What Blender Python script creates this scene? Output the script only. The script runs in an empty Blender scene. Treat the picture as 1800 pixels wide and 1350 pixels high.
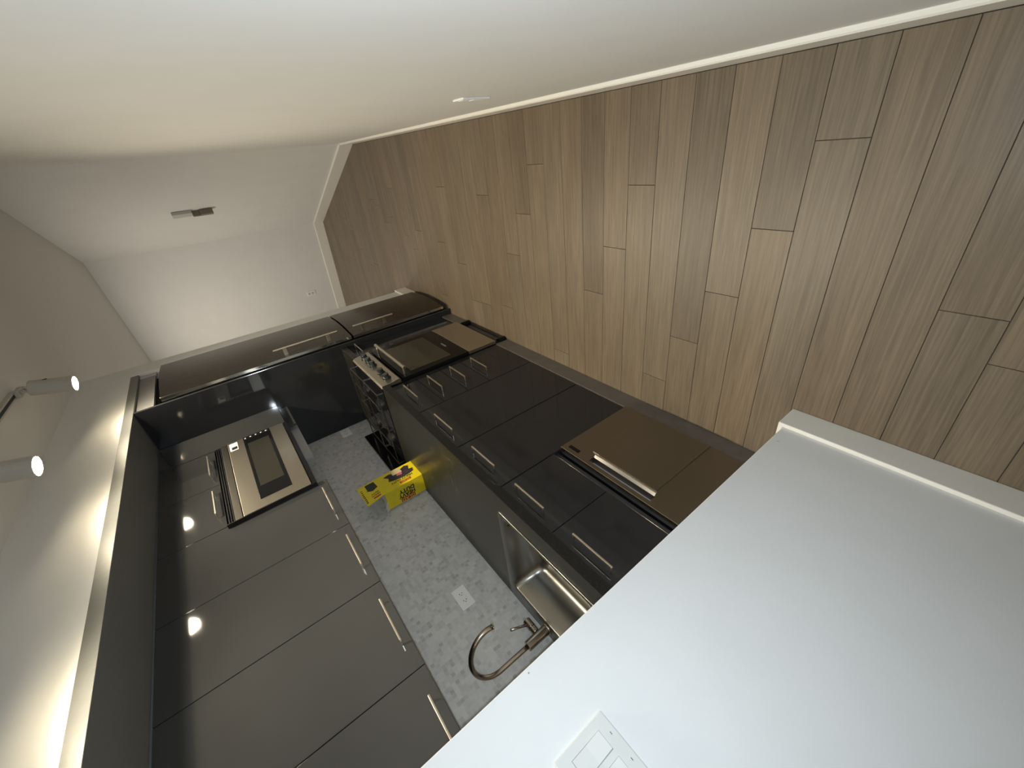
import bpy, bmesh, math, random
from mathutils import Vector, Matrix
random.seed(7)
S = bpy.context.scene
COL = S.collection
PI = math.pi

# ------------------------------------------------------------------ camera
cam_d = bpy.data.cameras.new('camera')
cam = bpy.data.objects.new('camera', cam_d); COL.objects.link(cam)
R_right = Vector((-0.61726603, 0.09488935, -0.7810113))
R_down = Vector((-0.35010269, 0.85586636, 0.38068476))
R_fwd = Vector((0.70456423, 0.50841793, -0.49507622))
CAM = Vector((0.0, -1.7723, 1.4399))
mw = Matrix.Identity(4)
for i in range(3):
    mw[i][0] = R_right[i]; mw[i][1] = -R_down[i]; mw[i][2] = -R_fwd[i]; mw[i][3] = CAM[i]
cam.matrix_world = mw
cam_d.sensor_width = 36; cam_d.lens = 710.79 / 1800 * 36
cam_d.shift_x = -15.9 / 1800
cam_d.clip_start = 0.02
S.camera = cam

# ------------------------------------------------------------------ world, exposure, lights
S.view_settings.view_transform = 'Standard'
S.view_settings.look = 'None'
S.view_settings.gamma = 1
S.view_settings.use_curve_mapping = False
S.view_settings.exposure = 0.12
W = bpy.data.worlds.new('world'); S.world = W; W.use_nodes = True
W.node_tree.nodes['Background'].inputs[0].default_value = (0.5, 0.5, 0.55, 1)
W.node_tree.nodes['Background'].inputs[1].default_value = 0.05

LAMPS = [(2.905, -0.93, 2.21), (2.035, -0.93, 2.21), (1.16, -0.93, 2.21)]
WARM = (1.0, 0.895, 0.70)

def light(name, kind, loc, energy, color, to=None, **kw):
    d = bpy.data.lights.new(name, kind); d.energy = energy; d.color = color
    for k, v in kw.items(): setattr(d, k, v)
    o = bpy.data.objects.new(name, d); COL.objects.link(o); o.location = loc
    if to is not None:
        o.rotation_euler = (Vector(to) - Vector(loc)).to_track_quat('-Z', 'Y').to_euler()
    return o

# the phone's own flash, beside its lens
light('phone_flash', 'SPOT', CAM + R_down * 0.02 - R_right * 0.008, 34, (0.78, 0.90, 1.0),
      to=CAM + R_fwd * 3, spot_size=math.radians(168), spot_blend=0.85, shadow_soft_size=0.006)
for k, p in enumerate(LAMPS):
    light('track_beam', 'SPOT', (p[0], p[1], p[2] - 0.02), 49, WARM,
          to=(p[0] - 0.1, p[1] + 0.12, p[2] - 1.0), spot_size=math.radians(168), spot_blend=1.0, shadow_soft_size=0.03)
# ceiling lamp of the far room, round the corner behind the fridge wall
light('far_room_lamp', 'AREA', (5.15, 0.25, 2.42), 21, (1.0, 0.90, 0.76),
      to=(5.25, 0.1, 0), shape='DISK', size=0.3)

# ------------------------------------------------------------------ materials
def new_mat(name):
    m = bpy.data.materials.new(name); m.use_nodes = True
    nt = m.node_tree
    return m, nt, nt.nodes['Principled BSDF']

def setin(b, **kw):
    for k, v in kw.items():
        b.inputs[k.replace('_', ' ')].default_value = v

def simple(name, col, rough=0.5, metal=0.0, spec=0.5, coat=0.0, noise=0.0, nscale=40, bump=0.0, bscale=300):
    m, nt, b = new_mat(name)
    setin(b, Base_Color=(*col, 1), Roughness=rough, Metallic=metal)
    b.inputs['Specular IOR Level'].default_value = spec
    b.inputs['Coat Weight'].default_value = coat
    tc = nt.nodes.new('ShaderNodeTexCoord')
    if noise:
        n = nt.nodes.new('ShaderNodeTexNoise'); n.inputs['Scale'].default_value = nscale; n.inputs['Detail'].default_value = 4
        nt.links.new(tc.outputs['Object'], n.inputs['Vector'])
        r = nt.nodes.new('ShaderNodeMapRange')
        r.inputs['To Min'].default_value = 1 - noise; r.inputs['To Max'].default_value = 1 + noise
        r.inputs['From Min'].default_value = 0.25; r.inputs['From Max'].default_value = 0.75
        nt.links.new(n.outputs['Fac'], r.inputs['Value'])
        v = nt.nodes.new('ShaderNodeVectorMath'); v.operation = 'SCALE'; v.inputs[0].default_value = col
        nt.links.new(r.outputs['Result'], v.inputs['Scale']); nt.links.new(v.outputs['Vector'], b.inputs['Base Color'])
    if bump:
        n = nt.nodes.new('ShaderNodeTexNoise'); n.inputs['Scale'].default_value = bscale; n.inputs['Detail'].default_value = 3
        nt.links.new(tc.outputs['Object'], n.inputs['Vector'])
        bp = nt.nodes.new('ShaderNodeBump'); bp.inputs['Strength'].default_value = bump; bp.inputs['Distance'].default_value = 0.001
        nt.links.new(n.outputs['Fac'], bp.inputs['Height']); nt.links.new(bp.outputs['Normal'], b.inputs['Normal'])
    return m

M = {}
M['wall'] = simple('white_wall_paint', (0.765, 0.765, 0.755), 0.65, noise=0.02, nscale=6, bump=0.08, bscale=160)
M['ceiling'] = simple('ceiling_paint', (0.70, 0.69, 0.66), 0.8, bump=0.2, bscale=120)
M['base_white'] = simple('baseboard_paint', (0.82, 0.80, 0.74), 0.4)
M['gloss'] = simple('charcoal_gloss_lacquer', (0.020, 0.021, 0.024), 0.06, spec=0.45, noise=0.05, nscale=5)
M['gloss_wall'] = simple('charcoal_lacquer_lit', (0.040, 0.041, 0.042), 0.045, spec=0.75, noise=0.05, nscale=5)  # same charcoal lacquer, lightened to paint in the white wall it mirrors
M['carcass'] = simple('dark_cabinet_carcass', (0.02, 0.02, 0.022), 0.5)
M['soffit'] = simple('grey_matte_laminate', (0.155, 0.157, 0.150), 0.42, noise=0.06, nscale=60)
M['plinth'] = simple('grey_brown_plinth', (0.125, 0.11, 0.10), 0.35, noise=0.15, nscale=18)
M['greypanel'] = simple('light_grey_panel', (0.17, 0.165, 0.16), 0.35, noise=0.08, nscale=8)
M['nickel'] = simple('satin_nickel', (0.72, 0.66, 0.56), 0.28, metal=1)
M['chrome'] = simple('polished_steel', (0.8, 0.78, 0.74), 0.12, metal=1)
M['bronze'] = simple('brushed_dark_nickel', (0.42, 0.36, 0.31), 0.24, metal=1)
M['black'] = simple('black_plastic', (0.006, 0.006, 0.007), 0.4, spec=0.2)
M['meshglass'] = simple('microwave_mesh_glass', (0.026, 0.025, 0.019), 0.25, spec=0.3)
M['blackglass'] = simple('black_glass', (0.006, 0.006, 0.007), 0.12, spec=0.22)
M['windowglass'] = simple('oven_window_glass', (0.052, 0.046, 0.032), 0.2, spec=0.5)
M['white'] = simple('white_plastic', (0.88, 0.88, 0.86), 0.35)
M['rail'] = simple('track_light_white', (0.46, 0.44, 0.40), 0.4)
M['slot'] = simple('dark_slot', (0.02, 0.02, 0.02), 0.6)
M['iron'] = simple('enamelled_iron', (0.01, 0.01, 0.011), 0.4, spec=0.4)
M['wire'] = simple('glinting_steel_wire', (0.20, 0.19, 0.18), 0.3, metal=1, noise=0.6, nscale=120)  # patchy grey tone paints in broken reflections along the grate bars
M['knobdark'] = simple('knob_dark', (0.012, 0.018, 0.017), 0.2)
M['lightsteel'] = simple('pale_sheet_metal', (0.42, 0.42, 0.45), 0.5)

def steel(name, col, rough, axis, metal=1.0):
    m, nt, b = new_mat(name)
    setin(b, Base_Color=(*col, 1), Roughness=rough, Metallic=metal)
    tc = nt.nodes.new('ShaderNodeTexCoord'); mp = nt.nodes.new('ShaderNodeMapping')
    sc = [900, 900, 900]; sc[axis] = 8
    mp.inputs['Scale'].default_value = sc
    n = nt.nodes.new('ShaderNodeTexNoise'); n.inputs['Scale'].default_value = 1; n.inputs['Detail'].default_value = 2
    nt.links.new(tc.outputs['Object'], mp.inputs['Vector']); nt.links.new(mp.outputs['Vector'], n.inputs['Vector'])
    r = nt.nodes.new('ShaderNodeMapRange'); r.inputs['To Min'].default_value = rough * 0.85; r.inputs['To Max'].default_value = rough * 1.2
    nt.links.new(n.outputs['Fac'], r.inputs['Value']); nt.links.new(r.outputs['Result'], b.inputs['Roughness'])
    return m
M['steel'] = steel('brushed_stainless', (0.27, 0.25, 0.22), 0.30, 0)
M['steel_warm'] = steel('brushed_stainless_warm', (0.50, 0.455, 0.375), 0.34, 0)
M['steel_fridge'] = steel('brushed_fridge_steel', (0.12, 0.105, 0.088), 0.26, 2)
M['steel_sink'] = steel('sink_steel', (0.245, 0.24, 0.222), 0.30, 0)

# lamp face: this is what gives off the light
m, nt, b = new_mat('lamp_face'); M['lampface'] = m
setin(b, Base_Color=(1, 0.9, 0.7, 1)); b.inputs['Emission Color'].default_value = (1.0, 0.84, 0.55, 1); b.inputs['Emission Strength'].default_value = 215

# oak planks: tone comes from each plank's own object colour
m, nt, b = new_mat('oak_plank'); M['plank'] = m
tc = nt.nodes.new('ShaderNodeTexCoord'); oi = nt.nodes.new('ShaderNodeObjectInfo')
geo = nt.nodes.new('ShaderNodeNewGeometry')
add = nt.nodes.new('ShaderNodeVectorMath'); add.operation = 'ADD'
mul = nt.nodes.new('ShaderNodeVectorMath'); mul.operation = 'SCALE'; mul.inputs[0].default_value = (7.3, 3.1, 5.7)
nt.links.new(oi.outputs['Random'], mul.inputs['Scale'])
nt.links.new(geo.outputs['Position'], add.inputs[0]); nt.links.new(mul.outputs['Vector'], add.inputs[1])
mp = nt.nodes.new('ShaderNodeMapping'); mp.inputs['Scale'].default_value = (170, 5, 5)
nt.links.new(add.outputs['Vector'], mp.inputs['Vector'])
n1 = nt.nodes.new('ShaderNodeTexNoise'); n1.inputs['Scale'].default_value = 1; n1.inputs['Detail'].default_value = 5; n1.inputs['Distortion'].default_value = 0.6
nt.links.new(mp.outputs['Vector'], n1.inputs['Vector'])
mp2 = nt.nodes.new('ShaderNodeMapping'); mp2.inputs['Scale'].default_value = (14, 1.6, 2)
nt.links.new(add.outputs['Vector'], mp2.inputs['Vector'])
n2 = nt.nodes.new('ShaderNodeTexNoise'); n2.inputs['Scale'].default_value = 1; n2.inputs['Detail'].default_value = 3
nt.links.new(mp2.outputs['Vector'], n2.inputs['Vector'])
r1 = nt.nodes.new('ShaderNodeMapRange'); r1.inputs['From Min'].default_value = 0.3; r1.inputs['From Max'].default_value = 0.7
r1.inputs['To Min'].default_value = 0.76; r1.inputs['To Max'].default_value = 1.16
nt.links.new(n1.outputs['Fac'], r1.inputs['Value'])
r2 = nt.nodes.new('ShaderNodeMapRange'); r2.inputs['From Min'].default_value = 0.3; r2.inputs['From Max'].default_value = 0.7
r2.inputs['To Min'].default_value = 0.90; r2.inputs['To Max'].default_value = 1.10
nt.links.new(n2.outputs['Fac'], r2.inputs['Value'])
mm = nt.nodes.new('ShaderNodeMath'); mm.operation = 'MULTIPLY'
nt.links.new(r1.outputs['Result'], mm.inputs[0]); nt.links.new(r2.outputs['Result'], mm.inputs[1])
vs = nt.nodes.new('ShaderNodeVectorMath'); vs.operation = 'SCALE'
nt.links.new(oi.outputs['Color'], vs.inputs[0]); nt.links.new(mm.outputs[0], vs.inputs['Scale'])
nt.links.new(vs.outputs['Vector'], b.inputs['Base Color'])
b.inputs['Roughness'].default_value = 0.42; b.inputs['Specular IOR Level'].default_value = 0.4
bp = nt.nodes.new('ShaderNodeBump'); bp.inputs['Strength'].default_value = 0.25; bp.inputs['Distance'].default_value = 0.0006
nt.links.new(n1.outputs['Fac'], bp.inputs['Height']); nt.links.new(bp.outputs['Normal'], b.inputs['Normal'])

# granite: dark, pale hairline veins, glossy
def granite(name, base, rough, speck):
    m, nt, b = new_mat(name)
    tc = nt.nodes.new('ShaderNodeTexCoord')
    n = nt.nodes.new('ShaderNodeTexNoise'); n.inputs['Scale'].default_value = 3.2; n.inputs['Detail'].default_value = 6; n.inputs['Distortion'].default_value = 1.6
    nt.links.new(tc.outputs['Object'], n.inputs['Vector'])
    sub = nt.nodes.new('ShaderNodeMath'); sub.operation = 'SUBTRACT'; sub.inputs[1].default_value = 0.5
    ab = nt.nodes.new('ShaderNodeMath'); ab.operation = 'ABSOLUTE'
    nt.links.new(n.outputs['Fac'], sub.inputs[0]); nt.links.new(sub.outputs[0], ab.inputs[0])
    r = nt.nodes.new('ShaderNodeMapRange'); r.inputs['From Min'].default_value = 0.0; r.inputs['From Max'].default_value = 0.006
    r.inputs['To Min'].default_value = 1; r.inputs['To Max'].default_value = 0
    nt.links.new(ab.outputs[0], r.inputs['Value'])
    g = nt.nodes.new('ShaderNodeTexNoise'); g.inputs['Scale'].default_value = 9; g.inputs['Detail'].default_value = 2
    nt.links.new(tc.outputs['Object'], g.inputs['Vector'])
    gr = nt.nodes.new('ShaderNodeMapRange'); gr.inputs['From Min'].default_value = 0.5; gr.inputs['From Max'].default_value = 0.62
    nt.links.new(g.outputs['Fac'], gr.inputs['Value'])
    mu = nt.nodes.new('ShaderNodeMath'); mu.operation = 'MULTIPLY'
    nt.links.new(r.outputs['Result'], mu.inputs[0]); nt.links.new(gr.outputs['Result'], mu.inputs[1])
    c = nt.nodes.new('ShaderNodeTexNoise'); c.inputs['Scale'].default_value = 420; c.inputs['Detail'].default_value = 2
    nt.links.new(tc.outputs['Object'], c.inputs['Vector'])
    cr = nt.nodes.new('ShaderNodeValToRGB')
    cr.color_ramp.elements[0].position = 0.42; cr.color_ramp.elements[0].color = (*[x * 0.7 for x in base], 1)
    cr.color_ramp.elements[1].position = 0.68; cr.color_ramp.elements[1].color = (*[x * speck for x in base], 1)
    nt.links.new(c.outputs['Fac'], cr.inputs['Fac'])
    mx = nt.nodes.new('ShaderNodeMixRGB'); mx.inputs['Color2'].default_value = (0.075, 0.075, 0.066, 1)
    nt.links.new(mu.outputs[0], mx.inputs['Fac']); nt.links.new(cr.outputs['Color'], mx.inputs['Color1'])
    nt.links.new(mx.outputs['Color'], b.inputs['Base Color'])
    b.inputs['Roughness'].default_value = rough; b.inputs['Specular IOR Level'].default_value = 0.3
    return m
M['granite'] = granite('dark_granite', (0.014, 0.0135, 0.011), 0.30, 2.0)
M['granite_edge'] = granite('granite_edge', (0.006, 0.006, 0.006), 0.4, 3.0)

# mosaic of small stone squares, too fine in the photograph to be built one by one
m, nt, b = new_mat('grey_mosaic'); M['mosaic'] = m
tc = nt.nodes.new('ShaderNodeTexCoord')
sx = nt.nodes.new('ShaderNodeSeparateXYZ'); cx = nt.nodes.new('ShaderNodeCombineXYZ')
nt.links.new(tc.outputs['Object'], sx.inputs[0]); nt.links.new(sx.outputs['X'], cx.inputs['X']); nt.links.new(sx.outputs['Z'], cx.inputs['Y'])
def mosaic_layer(w, h, off, tones):
    bt = nt.nodes.new('ShaderNodeTexBrick')
    bt.offset = off; bt.inputs['Scale'].default_value = 1
    bt.inputs['Brick Width'].default_value = w; bt.inputs['Row Height'].default_value = h
    bt.inputs['Mortar Size'].default_value = 0.0008; bt.inputs['Mortar Smooth'].default_value = 0.3
    bt.inputs['Color1'].default_value = (0, 0, 0, 1); bt.inputs['Color2'].default_value = (1, 1, 1, 1)
    bt.inputs['Mortar'].default_value = (0.75, 0.75, 0.75, 1)
    nt.links.new(cx.outputs[0], bt.inputs['Vector'])
    ra = nt.nodes.new('ShaderNodeValToRGB'); ra.color_ramp.interpolation = 'LINEAR'
    e = ra.color_ramp.elements; e[0].position = 0; e[0].color = (*tones[0], 1); e[1].position = 1; e[1].color = (*tones[-1], 1)
    for i, t in enumerate(tones[1:-1]):
        q = e.new((i + 1) / (len(tones) - 1)); q.color = (*t, 1)
    nt.links.new(bt.outputs['Color'], ra.inputs['Fac'])
    return ra, bt
ga, gb, gc, gd = (0.43, 0.43, 0.425), (0.53, 0.53, 0.52), (0.60, 0.60, 0.585), (0.65, 0.65, 0.63)
la, ba = mosaic_layer(0.0165, 0.0165, 0.0, [ga, gb, gc, gc, gd, gb, gc])
lb, bb_ = mosaic_layer(0.0330, 0.0330, 0.0, [gb, gc, gd, gc])
lc, bc_ = mosaic_layer(0.0330, 0.0165, 0.0, [gb, gc, gd, gc])
lm, bm_ = mosaic_layer(0.0330, 0.0330, 0.0, [(0, 0, 0), (1, 1, 1)])
mv = nt.nodes.new('ShaderNodeVectorMath'); mv.operation = 'ADD'; mv.inputs[1].default_value = (3.3, 6.6, 0); nt.links.new(cx.outputs[0], mv.inputs[0])
nt.links.new(mv.outputs[0], bm_.inputs['Vector']); bm_.inputs['Mortar Size'].default_value = 0
th = nt.nodes.new('ShaderNodeMath'); th.operation = 'GREATER_THAN'; th.inputs[1].default_value = 0.62; nt.links.new(lm.outputs['Color'], th.inputs[0])
th2 = nt.nodes.new('ShaderNodeMath'); th2.operation = 'GREATER_THAN'; th2.inputs[1].default_value = 0.82; nt.links.new(lm.outputs['Color'], th2.inputs[0])
mx0 = nt.nodes.new('ShaderNodeMixRGB'); nt.links.new(th.outputs[0], mx0.inputs['Fac'])
nt.links.new(la.outputs['Color'], mx0.inputs['Color1']); nt.links.new(lc.outputs['Color'], mx0.inputs['Color2'])
mx = nt.nodes.new('ShaderNodeMixRGB'); nt.links.new(th2.outputs[0], mx.inputs['Fac'])
nt.links.new(mx0.outputs['Color'], mx.inputs['Color1']); nt.links.new(lb.outputs['Color'], mx.inputs['Color2'])
n3 = nt.nodes.new('ShaderNodeTexNoise'); n3.inputs['Scale'].default_value = 60; n3.inputs['Detail'].default_value = 4; nt.links.new(tc.outputs['Object'], n3.inputs['Vector'])
r3 = nt.nodes.new('ShaderNodeMapRange'); r3.inputs['From Min'].default_value = 0.25; r3.inputs['From Max'].default_value = 0.75; r3.inputs['To Min'].default_value = 0.94; r3.inputs['To Max'].default_value = 1.06
nt.links.new(n3.outputs['Fac'], r3.inputs['Value'])
v3 = nt.nodes.new('ShaderNodeVectorMath'); v3.operation = 'SCALE'; nt.links.new(mx.outputs['Color'], v3.inputs[0]); nt.links.new(r3.outputs['Result'], v3.inputs['Scale'])
nt.links.new(v3.outputs['Vector'], b.inputs['Base Color']); b.inputs['Roughness'].default_value = 0.45

M['yellow'] = simple('yellow_card', (0.78, 0.62, 0.015), 0.38, noise=0.04)
M['ink'] = simple('black_ink', (0.012, 0.012, 0.012), 0.5)
M['red'] = simple('red_ink', (0.42, 0.045, 0.03), 0.5)
M['cardwhite'] = simple('white_card', (0.85, 0.85, 0.86), 0.6)
M['bagdark'] = simple('printed_dark_bag', (0.045, 0.032, 0.038), 0.4, noise=0.6, nscale=50)
M['baggreen'] = simple('printed_green_bag', (0.012, 0.028, 0.022), 0.4, noise=0.6, nscale=50)
M['cream'] = simple('printed_cream', (0.62, 0.50, 0.28), 0.5)
M['pink'] = simple('printed_pink', (0.48, 0.14, 0.18), 0.5)
M['subfloor'] = simple('dark_joint', (0.05, 0.042, 0.035), 0.8)
M['bracketbrown'] = simple('dull_brown_metal', (0.19, 0.165, 0.12), 0.5)
M['switchwhite'] = simple('switch_plastic', (0.70, 0.70, 0.67), 0.4)
M['casegrey'] = simple('pale_grey_case', (0.52, 0.52, 0.48), 0.5)
M['scuff'] = simple('scuff_grey', (0.35, 0.34, 0.32), 0.7)

# ------------------------------------------------------------------ helpers
def root_loc(parent):
    p = parent
    while p is not None and p.parent is not None: p = p.parent
    return Vector(p.location) if p else Vector((0, 0, 0))

def put(name, bm, mat, parent=None, bevel=0, smooth=False, origin=None):
    me = bpy.data.meshes.new(name)
    bmesh.ops.recalc_face_normals(bm, faces=bm.faces)
    off = None
    if parent is None:
        if origin is None:
            xs = [v.co.x for v in bm.verts]; ys = [v.co.y for v in bm.verts]; zs = [v.co.z for v in bm.verts]
            origin = Vector(((min(xs) + max(xs)) / 2, (min(ys) + max(ys)) / 2, min(zs)))
        off = Vector(origin)
    else:
        off = root_loc(parent)
    bmesh.ops.translate(bm, verts=bm.verts, vec=-off)
    bm.to_mesh(me); bm.free()
    mats = mat if isinstance(mat, (list, tuple)) else [mat]
    for mt in mats: me.materials.append(M[mt])
    o = bpy.data.objects.new(name, me); COL.objects.link(o)
    if parent is None: o.location = off
    else: o.parent = parent
    if smooth:
        for p in me.polygons: p.use_smooth = True
    if bevel:
        md = o.modifiers.new('bevel', 'BEVEL'); md.width = bevel; md.segments = 2; md.limit_method = 'ANGLE'; md.angle_limit = math.radians(40)
        md.harden_normals = False
    return o

def add_box(bm, x0, x1, y0, y1, z0, z1, mi=0):
    v = [bm.verts.new((x, y, z)) for z in (z0, z1) for y in (y0, y1) for x in (x0, x1)]
    for f in ((0, 2, 3, 1), (4, 5, 7, 6), (0, 1, 5, 4), (2, 6, 7, 3), (0, 4, 6, 2), (1, 3, 7, 5)):
        fc = bm.faces.new([v[i] for i in f]); fc.material_index = mi
    return v

def box(name, b, mat, parent=None, bevel=0, **kw):
    bm = bmesh.new(); add_box(bm, *b)
    return put(name, bm, mat, parent, bevel, **kw)

def boxes(name, bs, mat, parent=None, bevel=0, **kw):
    bm = bmesh.new()
    for b in bs: add_box(bm, *b)
    return put(name, bm, mat, parent, bevel, **kw)

def add_prism(bm, pts, a0, a1, axis):
    """polygon pts extruded between a0 and a1 along axis 0/1/2; pts are the two other coords in order"""
    def P(p, a):
        l = [p[0], p[1]]; l.insert(axis, a); return l
    lo = [bm.verts.new(P(p, a0)) for p in pts]; hi = [bm.verts.new(P(p, a1)) for p in pts]
    n = len(pts)
    bm.faces.new(lo[::-1]); bm.faces.new(hi)
    for i in range(n):
        bm.faces.new([lo[i], lo[(i + 1) % n], hi[(i + 1) % n], hi[i]])

def add_cyl(bm, p0, p1, r0, r1=None, n=24, cap=True):
    r1 = r0 if r1 is None else r1
    p0 = Vector(p0); p1 = Vector(p1); d = (p1 - p0).normalized()
    u = d.orthogonal().normalized(); w = d.cross(u)
    A = []; B = []
    for i in range(n):
        a = 2 * PI * i / n; e = u * math.cos(a) + w * math.sin(a)
        A.append(bm.verts.new(p0 + e * r0)); B.append(bm.verts.new(p1 + e * r1))
    for i in range(n):
        bm.faces.new([A[i], A[(i + 1) % n], B[(i + 1) % n], B[i]])
    if cap:
        bm.faces.new(A[::-1]); bm.faces.new(B)

def add_tube(bm, pts, r, n=12, cap=True):
    pts = [Vector(p) for p in pts]
    rings = []; u = None
    for i, p in enumerate(pts):
        d = (pts[min(i + 1, len(pts) - 1)] - pts[max(i - 1, 0)]).normalized()
        if u is None: u = d.orthogonal().normalized()
        else: u = (u - d * u.dot(d)).normalized()
        w = d.cross(u)
        rr = r[i] if isinstance(r, (list, tuple)) else r
        rings.append([bm.verts.new(p + (u * math.cos(2 * PI * k / n) + w * math.sin(2 * PI * k / n)) * rr) for k in range(n)])
    for a, b in zip(rings, rings[1:]):
        for k in range(n): bm.faces.new([a[k], a[(k + 1) % n], b[(k + 1) % n], b[k]])
    if cap:
        bm.faces.new(rings[0][::-1]); bm.faces.new(rings[-1])

def empty(name, loc, label=None, cat=None, group=None, kind=None):
    o = bpy.data.objects.new(name, None); COL.objects.link(o); o.location = loc; o.empty_display_size = 0.1
    return tag(o, label, cat, group, kind)

def tag(o, label=None, cat=None, group=None, kind=None):
    if label: o['label'] = label
    if cat: o['category'] = cat
    if group: o['group'] = group
    if kind: o['kind'] = kind
    return o

def struct(o, label=None, cat=None):
    return tag(o, label, cat, kind='structure')

# ------------------------------------------------------------------ setting
YR = -1.928      # right wall surface
YN = -0.857      # near wall surface
CEIL = 2.44
# floor: slab + planks
fl = struct(box('floor', (-2.6, 7.2, -2.3, 2.2, -0.06, -0.0035), 'subfloor'), 'light oak plank floor running across the narrow hall', 'floor')

def plank(x0, x1, y0, y1, tone, hue):
    g = 0.0007; c = 0.0008; z = 0.0
    x0 += g; x1 -= g; y0 += g; y1 -= g
    bm = bmesh.new()
    a = [bm.verts.new(p) for p in ((x0, y0, -0.004), (x1, y0, -0.004), (x1, y1, -0.004), (x0, y1, -0.004))]
    b = [bm.verts.new(p) for p in ((x0, y0, z - c), (x1, y0, z - c), (x1, y1, z - c), (x0, y1, z - c))]
    t = [bm.verts.new(p) for p in ((x0 + c, y0 + c, z), (x1 - c, y0 + c, z), (x1 - c, y1 - c, z), (x0 + c, y1 - c, z))]
    for i in range(4):
        j = (i + 1) % 4
        bm.faces.new([a[i], a[j], b[j], b[i]]); bm.faces.new([b[i], b[j], t[j], t[i]])
    bm.faces.new(t)
    o = put('plank', bm, 'plank', fl)
    o.color = (0.170 * tone * (1 + hue), 0.132 * tone, 0.090 * tone * (1 - hue), 1)
    return o
PW = 0.1272
KNOWN = {  # row index (x0 = .138 + k*PW) : butt joints and tones of the pieces from the right wall inward
    13: ([-1.446], [0.80, 0.97]), 12: ([-1.68], [0.90, 1.0]), 9: ([-1.112], [0.80, 0.95]), 8: ([-1.338], [0.98, 1.06]),
    7: ([-1.59], [0.86, 1.0]), 11: ([-0.702], [0.96, 1.02]), 6: ([-0.776], [1.0, 0.95]), 5: ([-1.005], [0.84, 0.97]),
    4: ([-1.227], [1.06, 1.0]), 3: ([-1.4635], [0.90, 1.08]), 2: ([-1.702], [0.98, 1.05]), 14: ([-1.216], [0.97, 0.93]),
    24: ([-1.25], [0.84, 1.02]), 10: ([], [0.97]), 1: ([], [0.97]), 0: ([], [0.95]), -1: ([-1.3], [0.92, 0.9])}
rnd = random.Random(3)
for k in range(-7, 50):
    x0 = 0.138 + PW * k; x1 = x0 + PW
    yb = YR + 0.016
    if x1 < 0.385: ye = YN + 0.02
    elif x0 < 3.83: ye = -0.60
    else: ye = 1.75
    if x0 > 4.25: yb = max(yb, -1.915 + (x0 - 4.25) * 0.392 - 0.02)
    if k in KNOWN:
        js, tones = KNOWN[k]
    else:
        js = []; y = yb + rnd.uniform(0.3, 1.2)
        while y < ye - 0.15:
            js.append(y); y += rnd.uniform(0.9, 1.5)
        tones = [rnd.uniform(0.86, 1.06) for _ in range(len(js) + 1)]
    ys = [yb] + js + [ye]
    for i in range(len(ys) - 1):
        plank(x0, x1, ys[i], ys[i + 1], tones[i], rnd.uniform(-0.03, 0.03))

box_c = struct(box('ceiling', (-2.6, 7.2, -2.3, 2.2, CEIL, CEIL + 0.08), 'ceiling'), 'plain white ceiling', 'ceiling')
struct(box('wall_right', (-2.6, 4.262, YR - 0.12, YR, 0, CEIL), 'wall'), 'long bare white wall opposite the kitchen', 'wall')
def wall_seg(name, p0, p1, outward, z1, mat='wall', z0=0.0, th=0.1):
    p0 = Vector((*p0, 0)); p1 = Vector((*p1, 0)); n = Vector((*outward, 0)).normalized() * th
    bm = bmesh.new()
    add_prism(bm, [(p.x, p.y) for p in (p0, p1, p1 + n, p0 + n)], z0, z1, 2)
    return put(name, bm, mat)
A0 = (4.262, YR); A1 = (6.245, -1.135); F1 = (6.86, 1.80)
struct(wall_seg('wall_angled', A0, A1, (0.37, -0.93), CEIL), 'angled white wall at the far end of the hall', 'wall')
struct(wall_seg('wall_far', A1, F1, (0.98, -0.2), CEIL), 'white wall closing the far end of the hall', 'wall')
struct(box('wall_side', (3.72, 6.95, 1.75, 1.85, 0, CEIL), 'wall'), 'side wall of the far room', 'wall')
struct(box('wall_back', (-2.6, -2.5, -2.0, -0.7, 0, CEIL), 'wall'), 'hall wall behind the photographer', 'wall')
# kitchen alcove
wk = struct(box('wall_kitchen', (0.25, 3.62, 0.0, 0.1, 0, CEIL), 'wall'), 'back wall of the kitchen alcove', 'wall')
box('mosaic_backsplash', (0.372, 2.938, -0.006, 0.0, 0.905, 1.42), 'mosaic', wk)
bm = bmesh.new()
add_prism(bm, [(-2.5, YN), (0.372, YN), (0.372, 0.0), (0.25, 0.0), (0.25, YN + 0.12), (-2.5, YN + 0.12)], 0, CEIL, 2)
wn = struct(put('wall_near', bm, 'wall', bevel=0.003), 'white wall with the light switch, nearest the camera', 'wall')
struct(box('wall_stub', (3.62, 3.82, -0.66, 1.75, 0, CEIL), 'wall', bevel=0.003), 'white wall end just past the refrigerator', 'wall')
struct(box('wall_bulkhead', (0.372, 3.62, -0.66, 0.0, 2.1372, CEIL), 'wall'), 'white bulkhead above the kitchen cabinets', 'wall')
# small nail mark and chip on the near wall
bm = bmesh.new(); add_cyl(bm, (0.361, YN - 0.0006, 1.246), (0.361, YN + 0.001, 1.246), 0.0018, n=8)
add_box(bm, 0.345, 0.352, YN - 0.0005, YN, 0.196, 0.1975)
put('nail_mark', bm, 'scuff', wn)

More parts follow.
